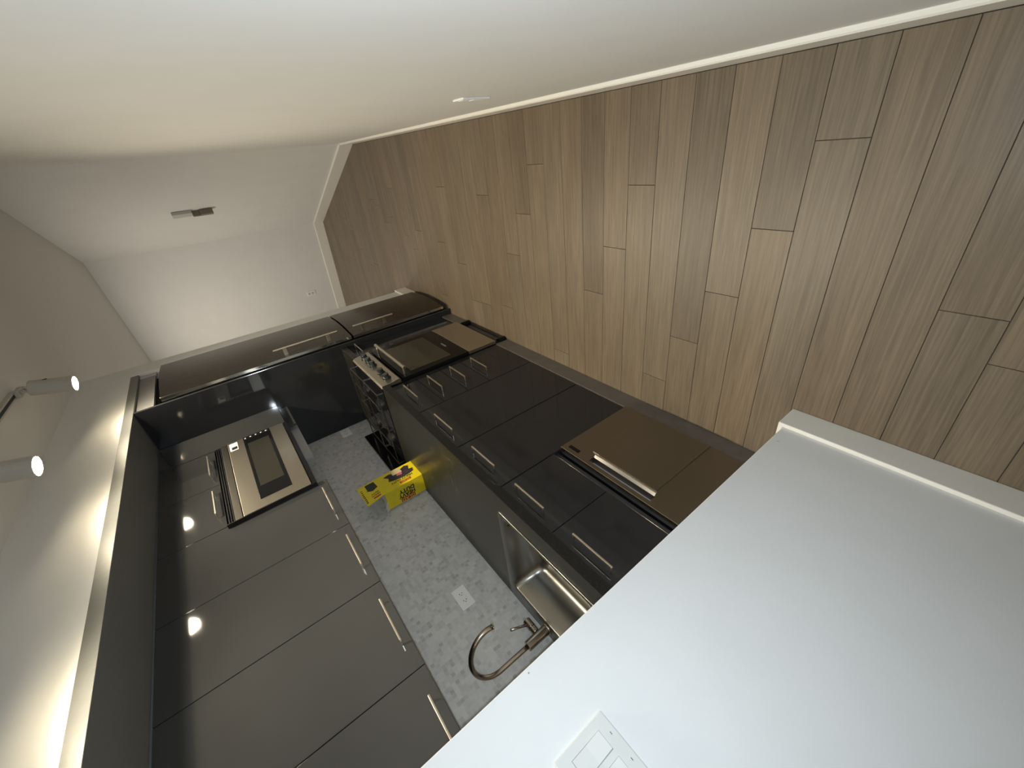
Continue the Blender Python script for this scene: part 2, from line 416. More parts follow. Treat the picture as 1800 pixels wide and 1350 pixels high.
def baseboard(name, p0, p1, inward, h, label, caps=0.0):
    p0 = Vector((*p0, 0)); p1 = Vector((*p1, 0)); d = (p1 - p0).normalized(); n = Vector((*inward, 0)).normalized()
    t = 0.015
    prof = [(0, 0), (t, 0), (t, h - 0.004), (t - 0.004, h), (0, h)]
    bm = bmesh.new()
    lo = [bm.verts.new(p0 - d * caps * (a > 0) * 1.0 + n * a + Vector((0, 0, z))) for a, z in prof]
    hi = [bm.verts.new(p1 + d * 0 + n * a + Vector((0, 0, z))) for a, z in prof]
    k = len(prof); bm.faces.new(lo[::-1]); bm.faces.new(hi)
    for i in range(k): bm.faces.new([lo[i], lo[(i + 1) % k], hi[(i + 1) % k], hi[i]])
    o = put(name, bm, 'base_white'); struct(o, label, 'baseboard')
    return o
baseboard('baseboard_right', (-2.5, YR), (4.262, YR), (0, 1), 0.115, 'long white baseboard below the bare hall wall')
baseboard('baseboard_angled', A0, A1, (-0.37, 0.93), 0.12, 'white baseboard below the angled far wall')
baseboard('baseboard_far', A1, F1, (-0.98, 0.2), 0.12, 'white baseboard below the far end wall')
bm = bmesh.new()
add_prism(bm, [(-2.5, YN), (-2.5, YN - 0.015), (0.387, YN - 0.015), (0.387, YN + 0.13), (0.372, YN + 0.13), (0.372, YN)], 0, 0.112, 2)
struct(put('baseboard_near', bm, 'base_white', bevel=0.003), 'white baseboard wrapping the near wall corner', 'baseboard')
bm = bmesh.new()
add_prism(bm, [(3.606, -0.60), (3.606, -0.675), (3.835, -0.675), (3.835, 0.5), (3.82, 0.5), (3.82, -0.66), (3.62, -0.66), (3.62, -0.60)], 0, 0.112, 2)
struct(put('baseboard_stub', bm, 'base_white', bevel=0.002), 'short white baseboard wrapping the wall end past the refrigerator', 'baseboard')

# ------------------------------------------------------------------ cabinets
YD = -0.613; YC = -0.638; YU = -0.39
def bar_handle(name, parent, x0, x1, y_face, z, proud=0.032, r=0.0034, mat='nickel', square=True):
    bm = bmesh.new()
    y = y_face - proud
    h = r
    add_box(bm, x0, x1, y - h, y + h, z - h, z + h)
    for xx in (x0, x1 - 2 * h): add_box(bm, xx, xx + 2 * h, y + h, y_face, z - h * 0.8, z + h * 0.8)
    return put(name, bm, mat, parent, bevel=0.0012)

G = 0.0016
def front(name, parent, x0, x1, z0, z1, yf, mat, th=0.019):
    return box(name, (x0 + G, x1 - G, yf, yf + th, z0 + G, z1 - G), mat, parent, bevel=0.0012)

# soffit strip above all the cabinets
so = empty('cabinet_soffit', (1.9, -0.4, 2.095))
tag(so, 'dark grey soffit panel running along the top of the kitchen cabinets', 'cabinet trim')
box('fascia', (0.372, 3.60, -0.6612, -0.642, 2.093, 2.137), 'soffit', so, bevel=0.001)
box('underside', (0.372, 2.938, -0.642, -0.392, 2.095, 2.113), 'soffit', so)

# tall glossy end panel beside the refrigerator
tag(box('tall_end_panel', (2.94, 2.958, -0.660, -0.007, 0.0, 2.092), 'gloss', bevel=0.001),
    'tall glossy black panel between refrigerator and counter, from floor to soffit', 'panel')

def wall_cabinet(x0, x1, z0, doors, label, hz, handles, group=None, mat='gloss_wall', name='wall_cabinet', ztop=2.092):
    t = empty(name, ((x0 + x1) / 2, -0.2, z0), label, 'cabinet', group)
    box('body', (x0 + 0.001, x1 - 0.001, YU + 0.021, -0.007, z0, ztop), 'carcass', t)
    for (a, b_), h in zip(doors, handles):
        d = front('door', t, a, b_, z0, ztop, YU, mat)
        if h: bar_handle('handle', d, h[0], h[1], YU, hz)
    return t
wall_cabinet(1.535, 1.918, 1.379, [(1.535, 1.918)], 'glossy grey wall cabinet directly right of the microwave, its handle low', 1.412, [(1.632, 1.822)], group='wall cabinets in a row right of the microwave')
wall_cabinet(1.162, 1.535, 1.379, [(1.162, 1.535)], 'second glossy grey wall cabinet from the microwave', 1.412, [(1.256, 1.444)], group='wall cabinets in a row right of the microwave')
wall_cabinet(0.782, 1.162, 1.379, [(0.782, 1.162)], 'third glossy grey wall cabinet from the microwave, above the double outlet', 1.412, [(0.880, 1.066)], group='wall cabinets in a row right of the microwave')
wall_cabinet(0.376, 0.782, 1.379, [(0.376, 0.782)], 'glossy grey wall cabinet above the faucet, cut off by the near white wall', 1.412, [(0.492, 0.680)], group='wall cabinets in a row right of the microwave')
wall_cabinet(1.918, 2.66, 1.822, [(1.918, 2.29), (2.29, 2.66)], 'short two-door wall cabinet above the microwave', 1.852, [(2.008, 2.205), (2.362, 2.572)], name='microwave_cabinet')
nc = wall_cabinet(2.662, 2.938, 1.43, [(2.662, 2.938)], 'narrow glossy wall cabinet filling the gap left of the microwave', 1.8, [None], name='narrow_wall_cabinet')
box('light_rail', (2.662, 2.938, YU + 0.03, YU + 0.045, 1.378, 1.43), 'gloss_wall', nc)

# cabinet above the refrigerator
t = empty('fridge_top_cabinet', (3.24, -0.4, 2.0), 'pale grey panelled cabinet box squeezed above the refrigerator', 'cabinet')
box('body', (2.962, 3.60, -0.60, -0.007, 2.0, 2.09), 'carcass', t)
box('front_panel', (2.962, 3.545, -0.645, -0.627, 2.005, 2.092), 'greypanel', t, bevel=0.001)
box('side_strip', (3.546, 3.60, -0.648, -0.627, 2.0, 2.092), 'lightsteel', t, bevel=0.001)

# base cabinets
def base_body(t, x0, x1, z0=0.1, z1=0.874):
    box('body', (x0 + 0.001, x1 - 0.001, YD + 0.021, -0.007, z0, z1), 'carcass', t)
t = empty('drawer_cabinet', (1.96, -0.3, 0.1), 'charcoal base cabinet of four drawers right of the range', 'cabinet')
base_body(t, 1.775, 2.150)
for (z0, z1, hz) in ((0.712, 0.866, 0.818), (0.556, 0.712, 0.667), (0.409, 0.556, 0.515), (0.103, 0.409, 0.363)):
    d = front('drawer', t, 1.775, 2.150, z0, z1, YD, 'gloss')
    bar_handle('handle', d, 1.872, 2.056, YD, hz)
for x0, x1, h, lb in ((1.380, 1.773, (1.475, 1.657), 'charcoal one-door base cabinet next to the four drawers'),
                      (1.040, 1.378, (1.125, 1.300), 'charcoal one-door base cabinet beside the sink cabinet')):
    t = empty('base_cabinet', ((x0 + x1) / 2, -0.3, 0.1), lb, 'cabinet', 'one-door base cabinets between drawers and sink')
    base_body(t, x0, x1)
    d = front('door', t, x0, x1, 0.103, 0.866, YD, 'gloss')
    bar_handle('handle', d, h[0], h[1], YD, 0.829)
t = empty('sink_cabinet', (0.72, -0.3, 0.1), 'charcoal sink cabinet with two short fronts above the dishwasher drawer', 'cabinet')
boxes('body', [(0.38, 0.40, YD + 0.021, -0.007, 0.548, 0.874), (1.034, 1.039, YD + 0.021, -0.007, 0.548, 0.874),
               (0.40, 1.034, YD + 0.021, -0.007, 0.548, 0.566), (0.40, 1.034, YD + 0.021, YD + 0.035, 0.566, 0.874)], 'carcass', t)
d = front('door', t, 0.738, 1.038, 0.578, 0.866, YD, 'gloss'); bar_handle('handle', d, 0.815, 0.985, YD, 0.829)
d = front('door', t, 0.395, 0.738, 0.578, 0.866, YD, 'gloss'); bar_handle('handle', d, 0.497, 0.668, YD, 0.829)
t = empty('narrow_base_cabinet', (2.81, -0.3, 0.1), 'narrow charcoal pull-out cabinet between range and refrigerator', 'cabinet')
base_body(t, 2.688, 2.938)
d = front('door', t, 2.688, 2.938, 0.103, 0.866, YD, 'gloss'); bar_handle('handle', d, 2.735, 2.905, YD, 0.824, r=0.003, proud=0.034)
t = tag(boxes('plinth', [(0.39, 2.15, YD - 0.004, YD + 0.014, 0.0, 0.099), ], 'plinth'),
        'grey-brown plinth board along the floor below the base cabinets', 'plinth')

tag(box('plinth', (2.688, 2.938, YD - 0.004, YD + 0.014, 0.0, 0.09), 'plinth'), 'short plinth board below the narrow pull-out cabinet', 'plinth')

# countertop with sink cut-out
SX0, SX1, SY0, SY1 = 0.47, 0.985, -0.545, -0.030
t = empty('countertop', (1.3, -0.3, 0.876), 'dark polished granite countertop with pale veins around the sink', 'countertop')
boxes('slab', [(SX1, 2.150, YC, -0.007, 0.876, 0.914), (0.374, SX0, YC, -0.007, 0.876, 0.914),
               (SX0, SX1, YC, SY0, 0.876, 0.914), (SX0, SX1, SY1, -0.007, 0.876, 0.914)], 'granite', t)
box('front_edge', (0.374, 2.150, YC - 0.0015, YC - 0.0002, 0.874, 0.9115), 'granite_edge', t)
tag(box('countertop', (2.688, 2.938, YC, -0.007, 0.876, 0.914), 'granite', bevel=0.001),
    'short dark granite countertop piece between range and tall panel', 'countertop')

# ------------------------------------------------------------------ sink
def rrect(x0, x1, y0, y1, r, n=6, chamfer_bl=None):
    pts = []
    for cx, cy, a0 in ((x1 - r, y1 - r, 0), (x0 + r, y1 - r, 90), (x0 + r, y0 + r, 180), (x1 - r, y0 + r, 270)):
        for i in range(n + 1):
            a = math.radians(a0 + 90 * i / n); pts.append((cx + r * math.cos(a), cy + r * math.sin(a)))
    return pts
t = empty('sink', (0.72, -0.29, 0.914), 'stainless steel drop-in sink let into the granite in front of the faucet', 'sink')
bm = bmesh.new()
outer = rrect(0.462, 1.003, -0.553, -0.024, 0.018)
loops = [(outer, 0.9142), (rrect(0.464, 1.001, -0.551, -0.026, 0.018), 0.918),
         (rrect(0.490, 0.970, -0.538, -0.104, 0.030), 0.918), (rrect(0.494, 0.966, -0.534, -0.108, 0.030), 0.914),
         (rrect(0.500, 0.952, -0.528, -0.118, 0.032), 0.82), (rrect(0.505, 0.947, -0.523, -0.123, 0.034), 0.79),
         (rrect(0.516, 0.936, -0.512, -0.134, 0.036), 0.772), (rrect(0.535, 0.915, -0.492, -0.154, 0.034), 0.765),
         (rrect(0.690, 0.760, -0.36, -0.29, 0.0349), 0.762)]
rings = [[bm.verts.new((x, y, z)) for x, y in pts] for pts, z in loops]
for a, b_ in zip(rings, rings[1:]):
    for i in range(len(a)):
        j = (i + 1) % len(a); bm.faces.new([a[i], a[j], b_[j], b_[i]])
bm.faces.new(rings[-1])
o = put('basin', bm, 'steel_sink', t, smooth=True)
md = o.modifiers.new('solid', 'SOLIDIFY'); md.thickness = 0.0012; md.offset = -1
bm = bmesh.new(); add_cyl(bm, (0.725, -0.325, 0.7622), (0.725, -0.325, 0.765), 0.03, 0.027); put('drain', bm, 'chrome', t, smooth=False)
bm = bmesh.new(); add_cyl(bm, (0.9655, -0.488, 0.898), (0.9615, -0.488, 0.8978), 0.009, n=20); put('overflow', bm, 'slot', t)

# ------------------------------------------------------------------ faucet
bx_, by_ = 0.750, -0.062
t = empty('faucet', (bx_, by_, 0.918), 'brushed nickel gooseneck faucet with side lever behind the sink', 'faucet')
bm = bmesh.new(); add_cyl(bm, (bx_, by_, 0.9185), (bx_, by_, 0.924), 0.027, 0.025, 32); add_cyl(bm, (bx_, by_, 0.924), (bx_, by_, 1.022), 0.0205, n=32)
put('body', bm, 'bronze', t, bevel=0.001)
ph = math.radians(70); r_ = 0.095; zc = 1.15
pts = [(bx_, by_, 1.02 + (zc - 1.02) * i / 6) for i in range(7)]
for a in range(175, -21, -6):
    s = r_ + r_ * math.cos(math.radians(a)); pts.append((bx_ + s * math.cos(ph), by_ - s * math.sin(ph), zc + r_ * math.sin(math.radians(a))))
bm = bmesh.new(); add_tube(bm, pts, 0.0095, 20); put('spout', bm, 'bronze', t, smooth=True)
bm = bmesh.new(); add_cyl(bm, pts[-1], Vector(pts[-1]) + (Vector(pts[-1]) - Vector(pts[-2])).normalized() * 0.004, 0.0102, n=20); put('aerator', bm, 'chrome', t)
hz = 0.962
bm = bmesh.new()
add_cyl(bm, (bx_ + 0.018, by_, hz), (bx_ + 0.040, by_, hz), 0.0155, n=28)
add_cyl(bm, (bx_ + 0.040, by_, hz), (bx_ + 0.045, by_, hz), 0.012, n=28)
add_cyl(bm, (bx_ + 0.045, by_, hz), (bx_ + 0.082, by_, hz), 0.0165, n=28)
hb = put('handle_hub', bm, 'bronze', t, bevel=0.0008)
bm = bmesh.new(); add_tube(bm, [(bx_ + 0.064, by_ - 0.005, hz + 0.010), (bx_ + 0.068, -0.085, 1.005), (bx_ + 0.072, -0.108, 1.045)], [0.0062, 0.0052, 0.0058], 14)
put('lever', bm, 'bronze', hb, smooth=True)

# ------------------------------------------------------------------ outlets and switches
def outlet(x0, x1, z0, z1, y, label):
    t = empty('outlet', ((x0 + x1) / 2, y, z0), label, 'outlet')
    box('plate', (x0, x1, y - 0.005, y, z0, z1), 'white', t, bevel=0.002)
    xm, zm = (x0 + x1) / 2, (z0 + z1) / 2
    for s in (-1, 1):
        cx_ = xm + s * 0.0195
        f = box('socket', (cx_ - 0.0155, cx_ + 0.0155, y - 0.0062, y - 0.0045, zm - 0.017, zm + 0.017), 'white', t, bevel=0.001)
        bm = bmesh.new()
        for dz in (-0.0065, 0.0065): add_box(bm, cx_ - 0.001 * 1 - 0.001, cx_ + 0.0045, y - 0.0066, y - 0.006, zm + dz - 0.0012, zm + dz + 0.0012)
        add_cyl(bm, (cx_ - 0.0075, y - 0.0066, zm), (cx_ - 0.0075, y - 0.006, zm), 0.0022, n=10)
        put('slots', bm, 'slot', f)
    return t
outlet(1.076, 1.190, 1.067, 1.134, -0.0065, 'white double outlet set sideways on the mosaic beside the faucet')
outlet(2.822, 2.928, 1.062, 1.132, -0.0065, 'white outlet on the mosaic beside the tall black panel')

t = empty('light_switch', (0.165, YN, 1.184), 'white double rocker light switch on the near wall', 'light switch')
bm = bmesh.new()
hx = [(0.106, 1.184), (0.226, 1.184), (0.226, 1.302), (0.106, 1.302)]
add_box(bm, 0.106, 0.226, YN - 0.0055, YN - 0.0002, 1.184, 1.302)
pl = put('plate', bm, 'switchwhite', t, bevel=0.003)
for cx_ in (0.190, 0.144):
    boxes('rocker_frame', [(cx_ - 0.0172, cx_ + 0.0172, YN - 0.0062, YN - 0.005, 1.2095, 1.2765)], 'scuff', t)
    bm = bmesh.new()
    x0, x1, z0, z1 = cx_ - 0.0162, cx_ + 0.0162, 1.2105, 1.2755
    vs = [(x0, z0), (x1, z0), (x1, z1), (x0, z1)]
    add_prism(bm, [(YN - 0.005, z0), (YN - 0.0095, z0), (YN - 0.0068, (z0 + z1) / 2), (YN - 0.0066, z1), (YN - 0.005, z1)], x0, x1, 0)
    put('rocker', bm, 'switchwhite', t, bevel=0.0006)
    for z in (1.196, 1.290):
        bm = bmesh.new(); add_cyl(bm, (cx_, YN - 0.0066, z), (cx_, YN - 0.005, z), 0.0033, n=14); s_ = put('screw', bm, 'switchwhite', t)
        box('screw_slot', (cx_ - 0.0026, cx_ + 0.0026, YN - 0.0069, YN - 0.0064, z - 0.0005, z + 0.0005), 'slot', s_)

# outlet cover on the long right wall, seen edge-on
t = empty('outlet', (1.48, YR, 0.43), 'white outlet cover low on the long bare wall, seen almost edge-on', 'outlet')
box('plate', (1.445, 1.515, YR, YR + 0.006, 0.42, 0.535), 'white', t, bevel=0.002)
for z in (0.452, 0.496): box('socket', (1.464, 1.496, YR + 0.005, YR + 0.0075, z, z + 0.028), 'white', t, bevel=0.001)

# on the angled wall: pale plate with a small grey bracket below
dv = Vector((A1[0] - A0[0], A1[1] - A0[1], 0)).normalized(); nv = Vector((-dv.y, dv.x, 0))
def on_wall(a0, s, z, out):   # point along the angled wall
    return Vector((A0[0], A0[1], 0)) + dv * s + nv * out + Vector((0, 0, z))
def obox(bm, P, s0, s1, o0, o1, z0, z1):
    v = [bm.verts.new(P(0, s, z, o)) for z in (z0, z1) for o in (o0, o1) for s in (s0, s1)]
    for f in ((0, 2, 3, 1), (4, 5, 7, 6), (0, 1, 5, 4), (2, 6, 7, 3), (0, 4, 6, 2), (1, 3, 7, 5)): bm.faces.new([v[i] for i in f])
SX = 1.11
t = empty('wall_intercom', on_wall(0, SX, 1.25, 0), 'pale wall box with a small dark bracket hanging under it, on the angled far wall', 'intercom')
bm = bmesh.new(); obox(bm, on_wall, SX - 0.045, SX + 0.045, 0.0, 0.03, 1.36, 1.52); put('case', bm, 'casegrey', t, bevel=0.004)
bm = bmesh.new(); obox(bm, on_wall, SX - 0.012, SX + 0.012, 0.0, 0.05, 1.30, 1.36); obox(bm, on_wall, SX - 0.03, SX + 0.012, 0.0, 0.05, 1.19, 1.30)
put('bracket', bm, 'bracketbrown', t, bevel=0.003)
fd = Vector((F1[0] - A1[0], F1[1] - A1[1], 0)).normalized(); fn = Vector((-fd.y, fd.x, 0))
def on_far(a0, s, z, out): return Vector((A1[0], A1[1], 0)) + fd * s + fn * out + Vector((0, 0, z))
t = empty('outlet', on_far(0, 0.94, 0.36, 0), 'tiny white outlet low on the far end wall near the wall end', 'outlet')
bm = bmesh.new(); obox(bm, on_far, 0.905, 0.975, 0.0, 0.006, 0.36, 0.475); put('plate', bm, 'white', t, bevel=0.001)
for z in (0.385, 0.43):
    bm = bmesh.new(); obox(bm, on_far, 0.924, 0.956, 0.005, 0.008, z, z + 0.026); put('socket', bm, 'casegrey', t)

# ------------------------------------------------------------------ track lights
t = empty('track_rail', (1.6, -0.95, CEIL - 0.02), 'white ceiling track rail carrying the spotlights', 'track')
box('rail', (0.35, 2.94, -0.966, -0.934, CEIL - 0.020, CEIL - 0.0005), 'rail', t, bevel=0.001)
box('slot', (0.36, 2.93, -0.957, -0.943, CEIL - 0.0208, CEIL - 0.0195), 'slot', t)
def spot(i, base):
    labels = ['small white cylinder spotlight farthest along the ceiling track', 'brightest white cylinder spotlight of the ceiling track, above the microwave',
              'white cylinder spotlight at the near end of the ceiling track']
    x, y, z = base
    lower = Vector((x, y, z)); upper = lower - Vector((-0.12, 0.20, -0.97)).normalized() * 0.155; ax = (lower - upper).normalized()
    t = empty('track_spotlight', (x, -0.95, CEIL - 0.02), labels[i], 'spotlight', 'spotlights on the ceiling track')
    box('adaptor', (x + 0.0, x + 0.075, -0.968, -0.932, CEIL - 0.040, CEIL - 0.0212), 'rail', t, bevel=0.002)
    bm = bmesh.new(); top = Vector((x + 0.037, -0.95, CEIL - 0.040))
    add_cyl(bm, top, top + Vector((0, 0, -0.02)), 0.012, n=16)
    put('swivel', bm, 'rail', t)
    bm = bmesh.new(); add_tube(bm, [top + Vector((0, 0, -0.018)), upper + Vector((0.004, -0.012, 0.02)), upper - ax * 0.002], 0.006, 10); put('arm', bm, 'chrome', t, smooth=True)
    # housing: an open cylinder
    bm = bmesh.new(); n = 32
    u = ax.orthogonal().normalized(); w = ax.cross(u); R = 0.0385
    prof = [(R * 0.2, 0.0), (R * 0.96, 0.0), (R, 0.003), (R, 0.160), (R - 0.003, 0.160), (R - 0.003, 0.150), (R * 0.2, 0.150)]
    rings = [[bm.verts.new(upper + ax * d + (u * math.cos(2 * PI * k / n) + w * math.sin(2 * PI * k / n)) * rr) for k in range(n)] for rr, d in prof]
    for a, b_ in zip(rings, rings[1:]):
        for k in range(n): bm.faces.new([a[k], a[(k + 1) % n], b_[(k + 1) % n], b_[k]])
    bm.faces.new(rings[0]); bm.faces.new(rings[-1])
    put('housing', bm, 'rail', t, smooth=False)
    bm = bmesh.new(); RL = R - 0.0035
    dome = [upper + ax * (0.153 + 0.013 * math.sin(a_)) for a_ in [i * PI / 16 for i in range(9)]]
    add_tube(bm, [upper + ax * 0.1515] + dome, [RL] + [max(0.001, RL * math.cos(i * PI / 16)) for i in range(9)], 32); put('lamp', bm, 'lampface', t, smooth=True)
    bm = bmesh.new(); c = upper + ax * 0.06 + Vector((-0.0, -1, 0)) * (R + 0.0)
    add_box(bm, c.x - 0.004, c.x + 0.004, c.y - 0.001, c.y + 0.004, c.z - 0.015, c.z + 0.015); put('vent_slot', bm, 'slot', t)
for i, p in enumerate(LAMPS): spot(i, p)

# ------------------------------------------------------------------ refrigerator
t = empty('refrigerator', (3.27, -0.35, 0.0), 'tall slim stainless refrigerator with long bar handles, freezer drawer below', 'refrigerator')
box('body', (2.972, 3.57, -0.625, -0.02, 0.03, 1.958), 'carcass', t)
def fridge_door(name, z0, z1):
    x0, x1 = 2.970, 3.580
    pts = [(x0, -0.632), (x0, -0.684), (x0 + 0.006, -0.690)]
    for i in range(1, 12):
        s = i / 12; pts.append((x0 + 0.006 + (x1 - x0 - 0.012) * s, -0.690 - 0.020 * math.sin(PI * s)))
    pts += [(x1 - 0.006, -0.690), (x1, -0.684), (x1, -0.632)]
    bm = bmesh.new(); add_prism(bm, pts, z0, z1, 2)
    return put(name, bm, 'steel_fridge', t, bevel=0.0015)
def vhandle(parent, z0, z1, x=3.005):
    bm = bmesh.new()
    add_cyl(bm, (x, -0.742, z0), (x, -0.742, z1), 0.0065, n=14)
    for z in (z0 + 0.07, z1 - 0.07): add_box(bm, x - 0.005, x + 0.005, -0.742, -0.688, z - 0.012, z + 0.012)
    return put('handle', bm, 'nickel', parent, bevel=0.001)
d = fridge_door('door', 0.812, 1.956); vhandle(d, 0.888, 1.315)
box('edge_trim', (2.9685, 2.9715, -0.6875, -0.668, 0.812, 1.956), 'chrome', d)
d = fridge_door('freezer_door', 0.05, 0.800); vhandle(d, 0.465, 0.775)
box('edge_trim', (2.9685, 2.9715, -0.6875, -0.668, 0.05, 0.800), 'chrome', d)
for x in (3.01, 3.54):
    bm = bmesh.new(); add_cyl(bm, (x, -0.60, 0.0), (x, -0.60, 0.032), 0.018, n=16); put('foot', bm, 'black', t)
box('kick_grille', (2.975, 3.57, -0.64, -0.632, 0.005, 0.05), 'black', t)

# ------------------------------------------------------------------ range
RX0, RX1 = 2.153, 2.685; RC = (RX0 + RX1) / 2
t = empty('range', (RC, -0.33, 0.0), 'stainless gas range with black cooktop between the drawers and the narrow cabinet', 'stove')
box('body', (RX0, RX1, -0.615, -0.012, 0.06, 0.905), 'black', t)
box('cooktop', (RX0, RX1, -0.622, -0.012, 0.9055, 0.918), 'blackglass', t, bevel=0.002)
box('backguard', (RX0, RX1, -0.030, -0.0075, 0.918, 1.012), 'blackglass', t, bevel=0.002)
bm = bmesh.new(); add_prism(bm, [(-0.618, 0.795), (-0.641, 0.795), (-0.648, 0.803), (-0.634, 0.908), (-0.622, 0.917)], RX0, RX1, 0)
cp = put('control_panel', bm, 'steel_warm', t, bevel=0.001)
for x in (2.602, 2.532, 2.456, 2.312, 2.222):
    bm = bmesh.new(); c = Vector((x, -0.6405, 0.852)); n_ = Vector((0, -0.985, 0.155))
    add_cyl(bm, c - n_ * 0.002, c + n_ * 0.006, 0.026, 0.025, 24); add_cyl(bm, c + n_ * 0.006, c + n_ * 0.034, 0.020, 0.0185, 24)
    k_ = put('knob', bm, 'knobdark', t, bevel=0.0012)
    bm = bmesh.new(); p = c + n_ * 0.0345
    add_box(bm, p.x - 0.0015, p.x + 0.0015, p.y - 0.001, p.y + 0.002, p.z - 0.016, p.z + 0.016); put('pointer', bm, 'chrome', k_)
box('toe_strip', (RX0, RX1, -0.592, -0.580, 0.0, 0.060), 'plinth', t)
dr = box('oven_door', (RX0 + 0.002, RX1 - 0.002, -0.640, -0.617, 0.318, 0.780), 'blackglass', t, bevel=0.003)
box('window', (RX0 + 0.050, RX1 - 0.060, -0.6415, -0.6395, 0.420, 0.705), 'windowglass', dr, bevel=0.001)
bm = bmesh.new(); add_cyl(bm, (RX0 + 0.025, -0.688, 0.748), (RX1 - 0.030, -0.688, 0.748), 0.0105, n=20)
for x in (RX0 + 0.045, RX1 - 0.050): add_cyl(bm, (x, -0.688, 0.748), (x, -0.639, 0.748), 0.007, n=12)
put('handle', bm, 'nickel', dr, smooth=False, bevel=0.001)
box('badge', (2.345, 2.415, -0.642, -0.6395, 0.373, 0.384), 'greypanel', dr)
box('storage_drawer', (RX0 + 0.002, RX1 - 0.002, -0.640, -0.617, 0.098, 0.312), 'steel_warm', t, bevel=0.002)
for x in (RX0 + 0.03, RX1 - 0.03):
    for y in (-0.612, -0.08):
        bm = bmesh.new(); add_cyl(bm, (x, y, 0.0), (x, y, 0.062), 0.020, n=16); put('foot', bm, 'black', t)
for gx0, gx1 in ((RX0 + 0.02, RC - 0.004), (RC + 0.004, RX1 - 0.02)):
    bm = bmesh.new(); gm = (gx0 + gx1) / 2; z = 0.950; r = 0.0036
    add_tube(bm, [(gx0, -0.585, z), (gx1, -0.585, z), (gx1, -0.055, z), (gx0, -0.055, z), (gx0, -0.585, z)], r, 8)
    for y in (-0.47, -0.34, -0.20):
        add_tube(bm, [(gx0, y, z), (gx0 + 0.05, y + 0.012, z + 0.004), (gm, y, z), (gx1 - 0.05, y - 0.012, z + 0.004), (gx1, y, z)], r * 0.9, 8)
    for x in (gx0 + 0.002, gx1 - 0.002):
        for y in (-0.585, -0.32, -0.055): add_cyl(bm, (x, y, 0.9175), (x, y, z), r, n=8)
    put('grate', bm, 'wire', t)
    for y in (-0.45, -0.18):
        bm = bmesh.new(); add_cyl(bm, (gm, y, 0.9175), (gm, y, 0.930), 0.042, 0.038, 24); add_cyl(bm, (gm, y, 0.930), (gm, y, 0.938), 0.030, 0.028, 24)
        put('burner', bm, 'iron', t)

# ------------------------------------------------------------------ microwave
MX0, MX1, MY = 1.900, 2.640, -0.410
t = empty('microwave', (2.27, -0.2, 1.423), 'built-in stainless microwave with black window under the short cabinet', 'microwave')
box('body', (MX0 + 0.004, MX1 - 0.004, MY + 0.03, -0.007, 1.423, 1.820), 'black', t)
box('left_return', (MX1 - 0.006, 2.661, MY + 0.03, MY + 0.05, 1.423, 1.820), 'black', t)
box('back_plate', (2.28, 2.80, -0.315, -0.300, 1.376, 1.4225), 'lightsteel', t)
for k in range(3):
    z = 1.787 + k * 0.010
    box('vent_slat', (MX0, MX1, MY + 0.004, MY + 0.03, z, z + 0.006), 'black', t, bevel=0.001)
box('top_strip', (MX0 + 0.004, MX1 - 0.004, MY, MY + 0.03, 1.754, 1.785), 'steel', t, bevel=0.0015)
d = box('door', (MX0 + 0.004, MX1 - 0.004, MY - 0.004, MY + 0.03, 1.447, 1.750), 'steel_warm', t, bevel=0.002)
box('window', (1.968, 2.600, MY - 0.0055, MY - 0.0035, 1.523, 1.668), 'blackglass', d, bevel=0.001)
box('window_mesh', (2.075, 2.545, MY - 0.0062, MY - 0.0052, 1.540, 1.652), 'meshglass', d)
box('control_strip', (2.600, MX1 - 0.006, MY - 0.0055, MY - 0.0035, 1.523, 1.668), 'black', d)
for k in range(5):
    z = 1.540 + k * 0.028
    box('button', (2.612, 2.620, MY - 0.0066, MY - 0.005, z, z + 0.008), 'white', d)
st = box('rating_label', (2.530, 2.618, MY - 0.0046, MY - 0.0038, 1.700, 1.742), 'cardwhite', d)
box('label_print', (2.540, 2.570, MY - 0.0052, MY - 0.0044, 1.704, 1.732), 'ink', st)
box('side_trim', (MX0 - 0.005, MX0, MY - 0.004, MY + 0.03, 1.423, 1.820), 'black', t)
box('bottom_strip', (MX0, MX1, MY, MY + 0.03, 1.423, 1.444), 'black', t, bevel=0.001)

# ------------------------------------------------------------------ dishwasher drawer
DX0, DX1, DY = 0.440, 1.032, -0.634
t = empty('dishwasher', (0.74, -0.32, 0.1), 'single stainless dishwasher drawer with recessed handle below the sink cabinet', 'dishwasher')
box('body', (DX0 + 0.01, DX1 - 0.01, -0.600, -0.05, 0.105, 0.540), 'black', t)
box('side_gap', (1.0325, 1.0385, -0.612, -0.59, 0.105, 0.546), 'black', t)
HX0, HX1, HZ0, HZ1 = 0.588, 0.888, 0.492, 0.522
boxes('door', [(DX0, DX1, DY, -0.603, 0.107, HZ0), (DX0, DX1, DY, -0.603, HZ1, 0.540), (DX0, HX0, DY, -0.603, HZ0, HZ1), (HX1, DX1, DY, -0.603, HZ0, HZ1)], 'steel', t)
box('streak_panel', (0.600, 0.912, DY - 0.004, DY, 0.110, 0.470), 'steel', t, bevel=0.0036)  # raised panel added so its bevelled edges catch light as vertical streaks
box('handle_recess', (HX0, HX1, -0.6025, -0.601, HZ0, HZ1), 'lightsteel', t)
bm = bmesh.new(); add_prism(bm, [(DY - 0.012, 0.478), (DY - 0.012, 0.486), (DY, 0.494), (DY, 0.478)], HX0 + 0.002, HX1 - 0.002, 0)
put('handle', bm, 'chrome', t, bevel=0.001)
box('top_lip', (DX0, DX1, DY - 0.001, -0.603, 0.5402, 0.5435), 'chrome', t)
box('control_label', (0.950, 1.008, DY - 0.0008, DY, 0.503, 0.520), 'black', t)
box('badge', (0.712, 0.766, DY - 0.0006, DY, 0.166, 0.171), 'slot', t)

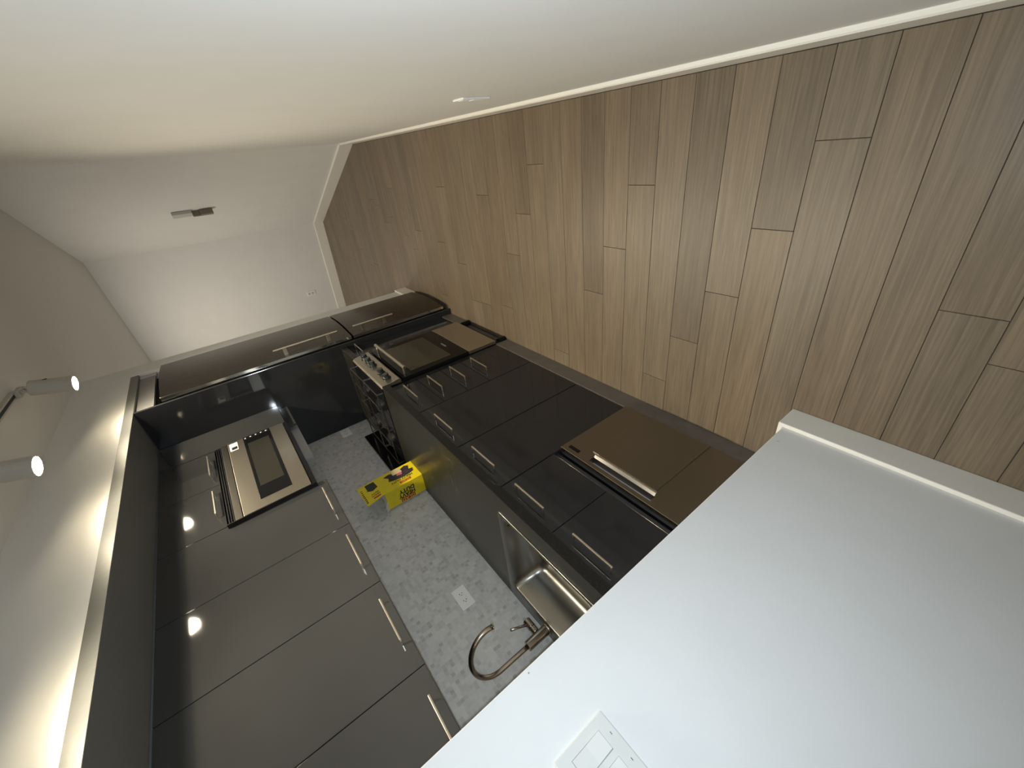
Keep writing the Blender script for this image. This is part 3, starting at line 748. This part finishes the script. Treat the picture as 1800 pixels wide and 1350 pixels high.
# ------------------------------------------------------------------ yellow bag box
BX0, BX1, BY0, BY1, BZ, BH = 1.872, 2.035, -0.145, -0.022, 0.9142, 0.234
t = empty('trash_bag_box', ((BX0 + BX1) / 2, (BY0 + BY1) / 2, BZ), 'opened yellow carton of heavy duty bags standing on the counter by the range', 'box')
th_ = 0.0012
boxes('carton', [(BX0, BX0 + th_, BY0, BY1, BZ, BZ + BH), (BX1 - th_, BX1, BY0, BY1, BZ, BZ + BH),
                 (BX0 + th_, BX1 - th_, BY0, BY0 + th_, BZ, BZ + BH), (BX0 + th_, BX1 - th_, BY1 - th_, BY1, BZ, BZ + BH),
                 (BX0 + th_, BX1 - th_, BY0 + th_, BY1 - th_, BZ, BZ + th_)], 'yellow', t)
boxes('inside', [(BX0 + th_, BX0 + 2 * th_, BY0 + 0.002, BY1 - 0.002, BZ + 0.01, BZ + BH - 0.001), (BX0 + 0.004, BX1 - 0.004, BY1 - 2 * th_ - 0.0005, BY1 - th_, BZ + 0.01, BZ + BH - 0.001),
                 (BX1 - 2 * th_, BX1 - th_, BY0 + 0.004, BY1 - 0.004, BZ + 0.01, BZ + BH - 0.001)], 'cardwhite', t)
# tall lid flap rising from the front face
z0 = BZ + BH; z1 = z0 + 0.108
bm = bmesh.new()
q = [(BX0 + 0.002, BY0, z0), (BX1 - 0.002, BY0, z0), (BX1 + 0.002, BY0 + 0.010, z1), (BX0 - 0.010, BY0 + 0.012, z1 - 0.006)]
a = [bm.verts.new(p) for p in q]; b_ = [bm.verts.new((p[0], p[1] + th_, p[2])) for p in q]
bm.faces.new(a); bm.faces.new(b_[::-1])
for i in range(4): bm.faces.new([a[i], a[(i + 1) % 4], b_[(i + 1) % 4], b_[i]])
lid = put('lid_flap', bm, 'yellow', t)
bm = bmesh.new()
q = [(BX0, BY0 + 0.060, z0), (BX0, BY1 - 0.004, z0), (BX0 - 0.030, BY1 - 0.012, z0 + 0.020), (BX0 - 0.030, BY0 + 0.066, z0 + 0.020)]
a = [bm.verts.new(p) for p in q]; b_ = [bm.verts.new((p[0] + 0.0008, p[1], p[2] + th_)) for p in q]
bm.faces.new(a); bm.faces.new(b_[::-1])
for i in range(4): bm.faces.new([a[i], a[(i + 1) % 4], b_[(i + 1) % 4], b_[i]])
tag(put('side_flap', bm, 'cardwhite', t), 'white inner side flap folded outward')

def text_mesh(name, txt, size, origin, right, up, mat, parent, stretch=1.0, bold=0.0):
    cu = bpy.data.curves.new(name, 'FONT'); cu.body = txt; cu.size = size; cu.extrude = 0.0; cu.offset = bold
    cu.align_x = 'CENTER'; cu.align_y = 'CENTER'
    ob = bpy.data.objects.new(name, cu); COL.objects.link(ob)
    dg = bpy.context.evaluated_depsgraph_get(); dg.update()
    me = bpy.data.meshes.new_from_object(ob.evaluated_get(dg))
    bpy.data.objects.remove(ob)
    right = Vector(right).normalized(); up = Vector(up).normalized(); o3 = Vector(origin) - root_loc(parent)
    for v in me.vertices:
        v.co = o3 + right * v.co.x * stretch + up * v.co.y
    me.materials.clear(); me.materials.append(M[mat])
    o = bpy.data.objects.new(name, me); COL.objects.link(o); o.parent = parent
    return o
# face towards the sink (normal -x): reading direction up, letter tops towards the wall
fx = BX0 - 0.0006
zmid = BZ + 0.110
box('brand_patch', (fx, BX0, BY1 - 0.032, BY1 - 0.004, zmid - 0.042, zmid + 0.046), 'red', t)
text_mesh('lettering', 'GLAD', 0.031, (fx - 0.0004, BY1 - 0.018, zmid + 0.002), (0, 0, 1), (0, 1, 0), 'yellow', t, 1.0)
text_mesh('lettering', 'HEAVY', 0.037, (fx - 0.0004, BY1 - 0.048, zmid + 0.003), (0, 0, 1), (0, 1, 0), 'ink', t, 0.88, bold=0.0016)
text_mesh('lettering', 'DUTY', 0.037, (fx - 0.0004, BY1 - 0.079, zmid - 0.002), (0, 0, 1), (0, 1, 0), 'ink', t, 0.95, bold=0.0016)
# face towards the hall (normal -y): letter tops towards the sink side (-x)
fy = BY0 - 0.0006
box('brand_patch', (BX0 + 0.016, BX0 + 0.036, fy, BY0, BZ + 0.060, BZ + 0.128), 'red', t)
text_mesh('lettering', 'GLAD', 0.020, (BX0 + 0.026, fy - 0.0004, BZ + 0.094), (0, 0, 1), (-1, 0, 0), 'yellow', t, 1.0)
text_mesh('lettering', 'HEAVY DUTY', 0.022, (BX0 + 0.052, fy - 0.0004, BZ + 0.105), (0, 0, 1), (-1, 0, 0), 'ink', t, 1.0, bold=0.0005)
def blob(name, pts, mat, d):
    bm = bmesh.new(); add_prism(bm, pts, fy - d, fy + 0.0005, 1); return put(name, bm, mat, t)
X = lambda v: BX0 + 0.106 + (v - 0.102) * 1.16
Z = lambda v: BZ + 0.104 + (v - 0.104) * 1.16
blob('printed_bag', [(X(0.066), Z(0.060)), (X(0.072), Z(0.035)), (X(0.096), Z(0.028)), (X(0.100), Z(0.048)), (X(0.128), Z(0.040)), (X(0.140), Z(0.058)), (X(0.128), Z(0.085)),
                     (X(0.124), Z(0.120)), (X(0.132), Z(0.150)), (X(0.126), Z(0.178)), (X(0.104), Z(0.158)), (X(0.078), Z(0.166)), (X(0.068), Z(0.135)), (X(0.062), Z(0.095))], 'bagdark', 0.0004)
blob('printed_patch', [(X(0.106), Z(0.082)), (X(0.148), Z(0.088)), (X(0.148), Z(0.135)), (X(0.108), Z(0.132))], 'cream', 0.0008)
blob('printed_patch', [(X(0.086), Z(0.090)), (X(0.106), Z(0.085)), (X(0.108), Z(0.110)), (X(0.092), Z(0.118))], 'pink', 0.0009)
# print on the lid flap (leans back a little)
def lidp(s, h, d): # s: along x from BX0, h height above hinge, d outwards
    return (BX0 + s, BY0 + 0.011 * h / 0.108 - d, z0 + h)
def lidpoly(name, pts, mat, d):
    bm = bmesh.new(); a = [bm.verts.new(lidp(s, h, d)) for s, h in pts]; b2 = [bm.verts.new(lidp(s, h, -0.0003)) for s, h in pts]
    bm.faces.new(a); bm.faces.new(b2[::-1]); n = len(pts)
    for i in range(n): bm.faces.new([a[i], a[(i + 1) % n], b2[(i + 1) % n], b2[i]])
    return put(name, bm, mat, lid)
lidpoly('printed_bag', [(0.150, 0.012), (0.092, 0.006), (0.080, 0.040), (0.100, 0.070), (0.158, 0.088)], 'baggreen', 0.0006)
lidpoly('brand_patch', [(0.014, 0.014), (0.014, 0.056), (0.024, 0.056), (0.024, 0.014)], 'red', 0.0006)
text_mesh('lettering', 'HEAVY', 0.017, lidp(0.038, 0.036, 0.001), (0, 0.1, 1), (-1, 0, 0), 'ink', lid, 1.0, bold=0.0005)
text_mesh('lettering', 'DUTY', 0.017, lidp(0.056, 0.036, 0.001), (0, 0.1, 1), (-1, 0, 0), 'ink', lid, 1.0, bold=0.0005)
for k in range(9):
    s = 0.012 + 0.016 * k
    lidpoly('print_mark', [(s, 0.090), (s + 0.008, 0.090), (s + 0.006, 0.100), (s + 0.001, 0.099)], 'ink', 0.0007)
